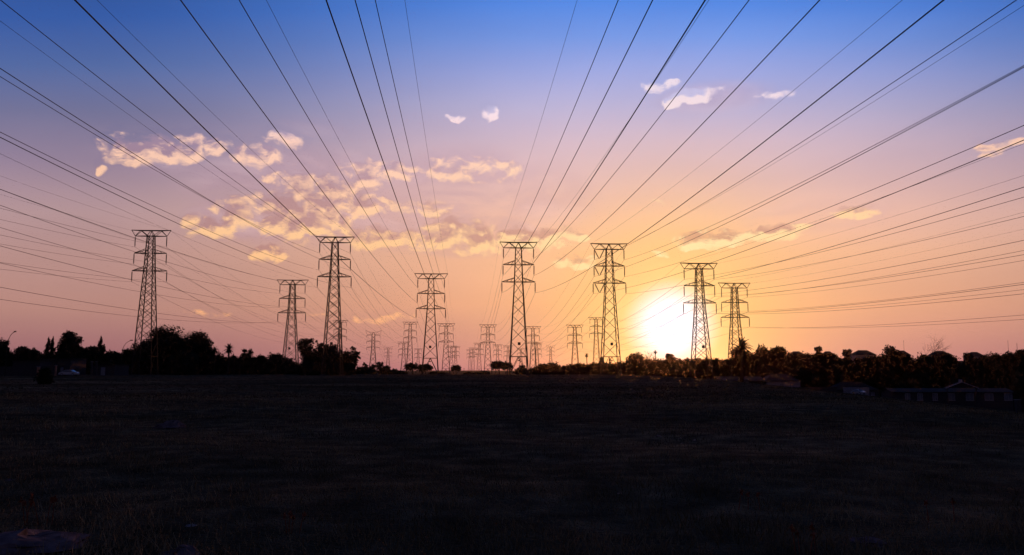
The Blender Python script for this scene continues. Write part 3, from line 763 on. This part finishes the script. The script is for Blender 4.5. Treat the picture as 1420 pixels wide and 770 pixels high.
# left edge buildings
house('flat_roof_house', 17, 55, 205, 499.5, 516, 'low flat-roofed house with two lit plaster patches behind the grey garden wall', kind='flat', wins=((28, 31.5), (36, 40)), winz=(1.2, 2.2))
house('flat_roof_building', 58, 97, 212, 497, 516, 'dark low building with a long flat roof behind the parked car on the left', kind='flat', wins=((62, 67),), doors=((84, 88),))
t, W, H, _ = house('carport', 126, 159, 215, 505.5, 519, 'dark flat-roofed shed right of the gate pillars below the cypress', 'shed', kind='flat', doors=((140, 146),))
def pillar(px0, px1, Y, yt, yb, label, m='wall', name='gate_pillar'):
    x0, x1 = xz(px0, Y), xz(px1, Y); zb = tz((x0+x1)/2, Y); zt = at(px0, yt, Y)[2]; W = (x1-x0)/2
    t = empty(name, ((x0+x1)/2, Y, zb)); tag(t, label, 'pillar', 'gate pillars')
    MB().box(-W, W, -W, W, -.5, zt-zb-.12).build('shaft', M[m], t); MB().box(-W-.08, W+.08, -W-.08, W+.08, zt-zb-.117, zt-zb).build('cap', M['pale'], t)
pillar(52, 55, 200, 508.5, 515, 'orange-lit gate pillar at the right end of the left garden wall', 'orange')
pillar(76.5, 78.5, 200, 506.5, 517, 'pale pillar just left of the silver car on the left', 'orange')
pillar(126, 128, 206, 501.5, 518, 'left one of the pair of tall carport pillars below the cypress', 'wall')
pillar(132.5, 134.5, 206, 501.5, 518, 'right one of the pair of tall carport pillars below the cypress', 'wall')
pillar(1405, 1411, 200, 554, 569, 'short pale gatepost at the right end of the long low house', 'wall')
def wall(px0, px1, Y, yt, label, n, m='wall'):
    x0, x1 = xz(px0, Y), xz(px1, Y); zb = min(tz(x0, Y), tz(x1, Y)); zt = at(px0, yt, Y)[2]
    t = empty('garden_wall', ((x0+x1)/2, Y, zb)); tag(t, label, 'wall', 'garden walls')
    W = (x1-x0)/2; step = 2*W/n
    for i in range(n):
        a = -W + i*step
        MB().box(a+.1, a+step-.1, -.08, .08, -.6, zt-zb).build('wall_panel', M[m], t)
        MB().box(a+step-.098, a+step+.098, -.14, .14, -.6, zt-zb+.12).build('post', M[m], t)
wall(-14, 52, 201, 508.5, 'long grey panelled garden wall at the left edge of the field', 7)
wall(56, 76, 202, 508, 'short grey wall between the two pale left gate pillars', 2)
wall(1040, 1160, 237, 537, 'low dark garden wall below the red-roofed house by the spiky palm', 12)
# right houses
house('bungalow', 998, 1058, 240, 523, 533, 'long dark low house with a pale fascia right below the spiky palm', kind='gable', roof_h=1.1, wins=((1002, 1007), (1024, 1037)), winz=(.6, 1.6))
house('bungalow', 1062, 1109, 242, 518.5, 538, 'red-brown roofed bungalow with pale walls right of the spiky palm', kind='hip', roof_h=2.2, wallm='pale', wins=((1080, 1086), (1094, 1100)), doors=((1088, 1091),), winz=(.5, 1.4))
house('bungalow', 1156, 1217, 252, 530, 552, 'house with a wide pale garage wall behind the parked car', kind='hip', roof_h=2.4, wallm='wall', wins=((1206, 1211),), winz=(.8, 1.8))
x0, x1 = xz(1168, 251.4), xz(1204, 251.4)
g = empty('garage_door', ((x0+x1)/2, 251.4, at(1168, 549, 251)[2])); tag(g, 'wide pale roller garage door panel behind the parked car', 'garage door')
for i in range(6): MB().box(-(x1-x0)/2, (x1-x0)/2, -.05, .05, i*.42+.01, i*.42+.41).build('panel', M['pale'], g)
house('long_house', 1236, 1402, 228, 539.5, 566, 'long low dark house with a row of pale windows', kind='gable', roof_h=.9, depth=7,
      wins=((1253, 1260), (1270, 1277.5), (1291, 1298), (1311, 1322), (1337, 1348), (1363, 1375), (1390, 1401)), winz=(2.9, 4.75))
# gable end of long house
x0, x1 = xz(1311, 226), xz(1354, 226); zE = at(1311, 538, 226)[2]; zA = at(1332, 530, 226)[2]; W = (x1-x0)/2
gb = empty('gable_porch', ((x0+x1)/2, 226, zE)); tag(gb, 'gabled porch with pale bargeboards on the long low house', 'porch')
MB().add([(-W, 0, 0), (W, 0, 0), (0, 0, zA-zE), (-W, 1.9, 0), (W, 1.9, 0), (0, 1.9, zA-zE)], [(0,1,2), (5,4,3), (0,2,5,3), (2,1,4,5), (0,3,4,1)]).build('roof', M['roof'], gb)
for s in (-1, 1): MB().tube([(s*(W+.3), -.1, -.1), (0, -.1, zA-zE+.05)], .13, 4).build('bargeboard', M['trim'], gb)
for s in (-1, 1): MB().box(s*(W-.3)-.12, s*(W-.3)+.12, .1, .34, -4.6, -.003).build('post', M['wall'], gb)
MB().box(-.35, .35, .3, .9, zA-zE-.5, zA-zE+.7).build('chimney', M['trim'], gb)
# ridge houses
for i, (a, b, yt, lab) in enumerate([(1100, 1118, 487, 'hipped house roof on the far ridge, leftmost of the ridge houses'), (1146, 1160, 487, 'small hipped roof on the ridge, second of the ridge houses'),
        (1188, 1216, 485.5, 'widest pale-walled house on the ridge left of the tall round tree'), (1250, 1264, 486, 'ridge house with a pale gable right of the tall round tree'),
        (1298, 1322, 486.5, 'pale-walled ridge house right of the dead tree'), (1349, 1368, 488, 'rightmost hipped house on the ridge')]):
    house('ridge_house', a, b, 400, yt, 505, lab, kind='hip', roof_h=2.4, wallm='pale', wins=((a+3, a+6), (b-6, b-3)), winz=(2.5, 3.8), group='houses on the far ridge')
# ------------------------------------------------------------------ cars
def car(px, Y, rz, label, lift=0.0):
    x = xz(px, Y); t = empty('parked_car', (x, Y, tz(x, Y) + lift), rz); tag(t, label, 'car', 'parked cars')
    prof = [(-2.1,.35),(-2.15,.7),(-2.0,.92),(-1.35,.98),(-.75,1.40),(.55,1.42),(1.15,.98),(1.95,.85),(2.12,.65),(2.1,.35)]
    m = MB(); n = len(prof)
    v = [(a, -.80 + (.13 if b > 1.2 else 0), b) for a, b in prof] + [(a, .80 - (.13 if b > 1.2 else 0), b) for a, b in prof]
    m.add(v, [tuple(range(n-1, -1, -1)), tuple(range(n, 2*n))] + [(i, (i+1) % n, (i+1) % n + n, i + n) for i in range(n)]); m.build('body', M['carpaint'], t)
    for s in (-1, 1):
        g = MB(); g.add([(-1.2, s*.805, 1.0), (1.0, s*.805, 1.0), (.5, s*.70, 1.35), (-.72, s*.70, 1.35)], [(0,1,2,3)])
        g.add([(-1.2, s*.79, 1.0), (1.0, s*.79, 1.0), (.5, s*.68, 1.35), (-.72, s*.68, 1.35)], [(3,2,1,0)]); g.build('side_window', M['carglass'], t)
    MB().add([(1.13, -.68, 1.0), (1.13, .68, 1.0), (.60, .60, 1.40), (.60, -.60, 1.40), (1.16, -.68, 1.02), (1.16, .68, 1.02), (.63, .60, 1.42), (.63, -.60, 1.42)], [(0,1,2,3), (7,6,5,4), (0,4,5,1), (2,6,7,3)]).build('windscreen', M['carglass'], t)
    MB().add([(-1.36, -.68, 1.0), (-1.36, .68, 1.0), (-.78, .60, 1.40), (-.78, -.60, 1.40), (-1.39, -.68, 1.02), (-1.39, .68, 1.02), (-.81, .60, 1.42), (-.81, -.60, 1.42)], [(3,2,1,0), (4,5,6,7), (1,5,4,0), (3,7,6,2)]).build('rear_window', M['carglass'], t)
    for a in (-1.3, 1.3):
        for s in (-1, 1):
            wv = MB(); k = 14
            wv.add([(a + .32*math.cos(6.283*i/k), s*.62, .32 + .32*math.sin(6.283*i/k)) for i in range(k)] + [(a + .32*math.cos(6.283*i/k), s*.83, .32 + .32*math.sin(6.283*i/k)) for i in range(k)],
                   [tuple(range(k)), tuple(range(2*k-1, k-1, -1))] + [(i, i+k, (i+1) % k + k, (i+1) % k) for i in range(k)])
            wh = wv.build('wheel', M['rubber'], t)
            rv = MB(); rv.add([(a + .18*math.cos(6.283*i/k), s*.838, .32 + .18*math.sin(6.283*i/k)) for i in range(k)], [tuple(range(k))]); rv.build('rim', M['carpaint'], wh)
    for s in (-1, 1):
        MB().box(2.03, 2.14, s*.6-.14, s*.6+.14, .66, .80).build('headlight', M['trim'], t)
        MB().box(-2.15, -2.08, s*.6-.12, s*.6+.12, .74, .88).build('tail_light', M['straw'], t)
car(96, 200, math.pi, 'silver saloon car parked side-on beside the left gate pillars')
car(4, 207, .2, 'silver car roof just showing over the left garden wall', .25)
car(1189, 234, -math.pi/2 + .35, 'silver hatchback parked nose-on before the pale garage on the right', .05)
# ------------------------------------------------------------------ poles and lamps
def lamp(px, Y, ytop, xhead, label):
    x, _, zt = at(px, ytop, Y); zb = tz(x, Y); H = zt - zb; dx = (xhead - px) * Y / F
    t = empty('street_lamp', (x, Y, zb)); tag(t, label, 'street lamp', 'curved street lamps')
    pts = [(0, 0, 0), (0, 0, H*.62)] + [(dx*(1-math.cos(a)), 0, H*.62 + H*.37*math.sin(a)) for a in (.3, .6, .9, 1.2, 1.45)]
    MB().tube(pts, [.11, .09, .08, .07, .06, .06, .06], 6).build('pole', M['steel'], t)
    MB().box(dx*.85, dx*1.12, -.14, .14, H-.12, H+.12).build('lamp_head', M['steel'], t)
lamp(11, 180, 460, 21, 'curved grey street lamp at the far left edge')
lamp(170, 225, 472, 182.5, 'curved street lamp just left of the far left pylon')
def mast(px, Y, yt, label, name='antenna_mast', r=.05, cross=False, cat='mast'):
    x, _, zt = at(px, yt, Y); zb = tz(x, Y); t = empty(name, (x, Y, zb)); tag(t, label, cat, 'poles and masts'); H = zt - zb
    MB().tube([(0, 0, -.3), (0, 0, H)], [r*1.4, r], 6).build('pole', M['steel'], t)
    if cross: MB().box(-.9, .9, -.06, .06, H-.5, H-.36).build('crossbar', M['bark'], t)
    else: MB().tube([(-.25, 0, H*.96), (.25, 0, H*.96)], r*.6, 3).build('aerial', M['steel'], t)
mast(1253, 390, 472, 'thin antenna mast left of the dead tree')
mast(1397.5, 390, 472, 'thin antenna mast near the right edge, taller of two', )
mast(1410, 390, 476, 'thin antenna mast closest to the right edge', r=.07)
mast(946.5, 250, 506, 'dark wooden utility pole under the sun in front of the hedge', 'utility_pole', .1, True, 'pole')
mast(643.5, 330, 510.5, 'thin post right of the little lone acacia', 'post', .06, False, 'post')
# ------------------------------------------------------------------ stones, litter, stems, grass
def rock(px, py, wpx, hpx, label, m='rock', name='rock', seed=1, flat=False):
    # py is the foot of the rock
    Y = EYE * F / (py - HOR)
    for _ in range(6): Y = (EYE - tz(xz(px, Y), Y)) * F / (py - HOR) if py > HOR + 5 else Y
    x = xz(px, Y); w_ = wpx * Y / F / 2; h_ = hpx * Y / F * .9
    rg = np.random.default_rng(seed); n, k = 14, 7; V = []
    ph = rg.random(6) * 6.28
    for i in range(k + 1):
        th = math.pi / 2 * i / k
        for j in range(n):
            a = 2*math.pi*j/n
            rr = 1 + .16*math.sin(2*a+ph[0]) + .10*math.sin(3*a+ph[1]) + .05*math.sin(5*a+ph[2])
            c_ = math.cos(th) ** (.5 if flat else .8); jg = 1 + .05*rg.normal()
            V.append((w_*rr*c_*jg*math.cos(a), w_*(1.5 if flat else .8)*rr*c_*jg*math.sin(a), h_*(math.sin(th) ** (.9 if flat else .8))*(1 + .22*math.sin(a+ph[3]) + .10*math.sin(3*a+ph[4]) + .07*rg.normal()) - .04))
    fs = [(i*n+j, i*n+(j+1) % n, (i+1)*n+(j+1) % n, (i+1)*n+j) for i in range(k) for j in range(n)]
    o = MB().add(V, fs).build(name, M[m], loc=(x, Y, tz(x, Y)), smooth=False); tag(o, label, 'rock' if name != 'litter' else 'litter', 'rocks on the field'); return o
rock(52, 752, 128, 27, 'large flat slab of rock in the bottom left corner', seed=3, flat=True)
rock(258, 764, 60, 19, 'rounded rock at the bottom, right of the large slab', seed=4)
rock(238, 592, 44, 11, 'low rock out in the field left of the middle distance', seed=5)
rock(1190, 744, 44, 12, 'low flat purple-grey rock at the bottom right', seed=6, flat=True)
rock(1052, 772, 60, 9, 'rock cut by the bottom edge right of centre', seed=7)
rock(1176, 768, 24, 8, 'small rock at the bottom edge below the flat purple-grey one', seed=8)
rock(26, 662, 20, 5, 'small dark stone at the left behind the large slab', seed=9)
for i, (x_, y_, w_) in enumerate([(911, 604, 9), (909, 613, 5), (932, 613, 4), (941, 606, 7), (943, 613, 6), (960, 609, 8), (875, 541, 4), (888, 541, 3), (902, 541, 4), (856, 680, 12), (755, 565, 4)]):
    rock(x_, y_, w_, w_*.5, ['leftmost large pale stone of the scatter below the sun', 'small stone in front of the leftmost large pale one', 'tiny stone in the middle of the scatter below the sun', 'long pale stone at the back of the scatter below the sun', 'pale stone at the front of the scatter below the sun', 'rightmost pale stone of the scatter below the sun', 'left pale stone of three at the far field edge', 'middle tiny stone of three at the far field edge', 'right pale stone of three at the far field edge', 'lone stone on the near grass below the scatter', 'single pale stone far out on the central field'][i], 'stone', 'stone', 20 + i)
o = rock(275, 722, 24, 7, 'pale crumpled plastic scrap lying right of the large slab', 'litter', 'litter', 31); o['group'] = 'litter on the field'
o = rock(1034, 701, 10, 4, 'small white scrap on the grass right of centre', 'litter', 'litter', 32); o['group'] = 'litter on the field'
def stems(px, py, n, h, label):
    Y = EYE * F / (py - HOR); x = xz(px, Y); z = tz(x, Y); t = empty('dry_weed', (x, Y, z)); tag(t, label, 'weed', 'dry weeds standing in the grass')
    for i in range(n):
        a = random.uniform(-.25, .25); b = random.uniform(-.2, .2); x0 = random.uniform(-.16, .16); hh = h*random.uniform(.6, 1)
        s_ = MB().tube([(x0, 0, -.03), (x0 + a*hh*.5, b*hh*.4, hh*.55), (x0 + a*hh, b*hh, hh)], [.006, .004, .002], 3).build('stem', M['straw'], t)
        V = leaves([(x0 + a*hh*.85, b*hh*.85, hh*.85, .015, .015, hh*.14)], 14, .03); link('seed_head', quads_mesh('seed_head', V, M['straw']), s_)
stems(66, 722, 6, .42, 'clump of reddish dry weeds just behind the large flat slab')
stems(1103, 760, 4, .3, 'pale forked dry weed at the bottom right of centre')
stems(1032, 698, 3, .25, 'short reddish weed beside the small white scrap')
stems(420, 735, 4, .25, 'thin dry weed at the bottom left of centre')
stems(1296, 720, 2, .3, 'single upright dry weed at the lower right')
def grass(name, n, y0, y1, hmin, hmax, label, wd):
    Y = y0 * (y1 / y0) ** RNG.random(n); X = (RNG.random(n) * 2 - 1) * (Y * .68 + 1.5)
    cl = np.sin(X*1.3 + np.sin(Y*.9)*2) * np.sin(Y*1.1 + np.sin(X*.7)*2) + .5*np.sin(X*3.1+Y*2.3)
    keep = RNG.random(n) < (.35 + .4 * (cl > -.1)); X, Y, cl = X[keep], Y[keep], cl[keep]; n = len(X)
    Z = terrain(X, Y); h = (hmin + (hmax - hmin) * RNG.random(n)**2) * (.7 + .5*np.clip(cl, 0, 1)); sc_ = np.maximum(1, Y / 14)
    a = RNG.random(n) * 6.283; lean = RNG.normal(size=(n, 2)) * .45
    w_ = wd * sc_; dx, dy = np.cos(a)*w_, np.sin(a)*w_
    P0 = np.stack([X-dx, Y-dy, Z-.02], 1); P1 = np.stack([X+dx, Y+dy, Z-.02], 1)
    mx, my = X+lean[:, 0]*h*.5, Y+lean[:, 1]*h*.5
    P2 = np.stack([X+lean[:, 0]*h+dx*.15, Y+lean[:, 1]*h+dy*.15, Z+h], 1); P3 = np.stack([X+lean[:, 0]*h-dx*.15, Y+lean[:, 1]*h-dy*.15, Z+h*.98], 1)
    tag(link(name, quads_mesh(name, np.stack([P0, P1, P2, P3], 1), M['grass' if y0 < 40 else 'fargrass'])), label, 'grass', kind='stuff')
grass('grass', 150000, 5.5, 60, .04, .17, 'short dark grass covering the near field', .006)
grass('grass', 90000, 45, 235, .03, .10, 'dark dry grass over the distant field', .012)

# ------------------------------------------------------------------ haze
hz = MB().box(-3300, 3300, -600, 3400, -22, 46).mesh('haze'); ho = link('haze', hz); ho['kind'] = 'stuff'
hm = bpy.data.materials.new('haze'); hm.use_nodes = True; t = NT(hm.node_tree)
pv = t.n('ShaderNodeVolumePrincipled'); out = t.n('ShaderNodeOutputMaterial'); t.l(pv.outputs[0], out.inputs['Volume'])
pv.inputs['Color'].default_value = (.95, .8, .74, 1); pv.inputs['Density'].default_value = 0.000018; pv.inputs['Anisotropy'].default_value = .88
hz.materials.append(hm)
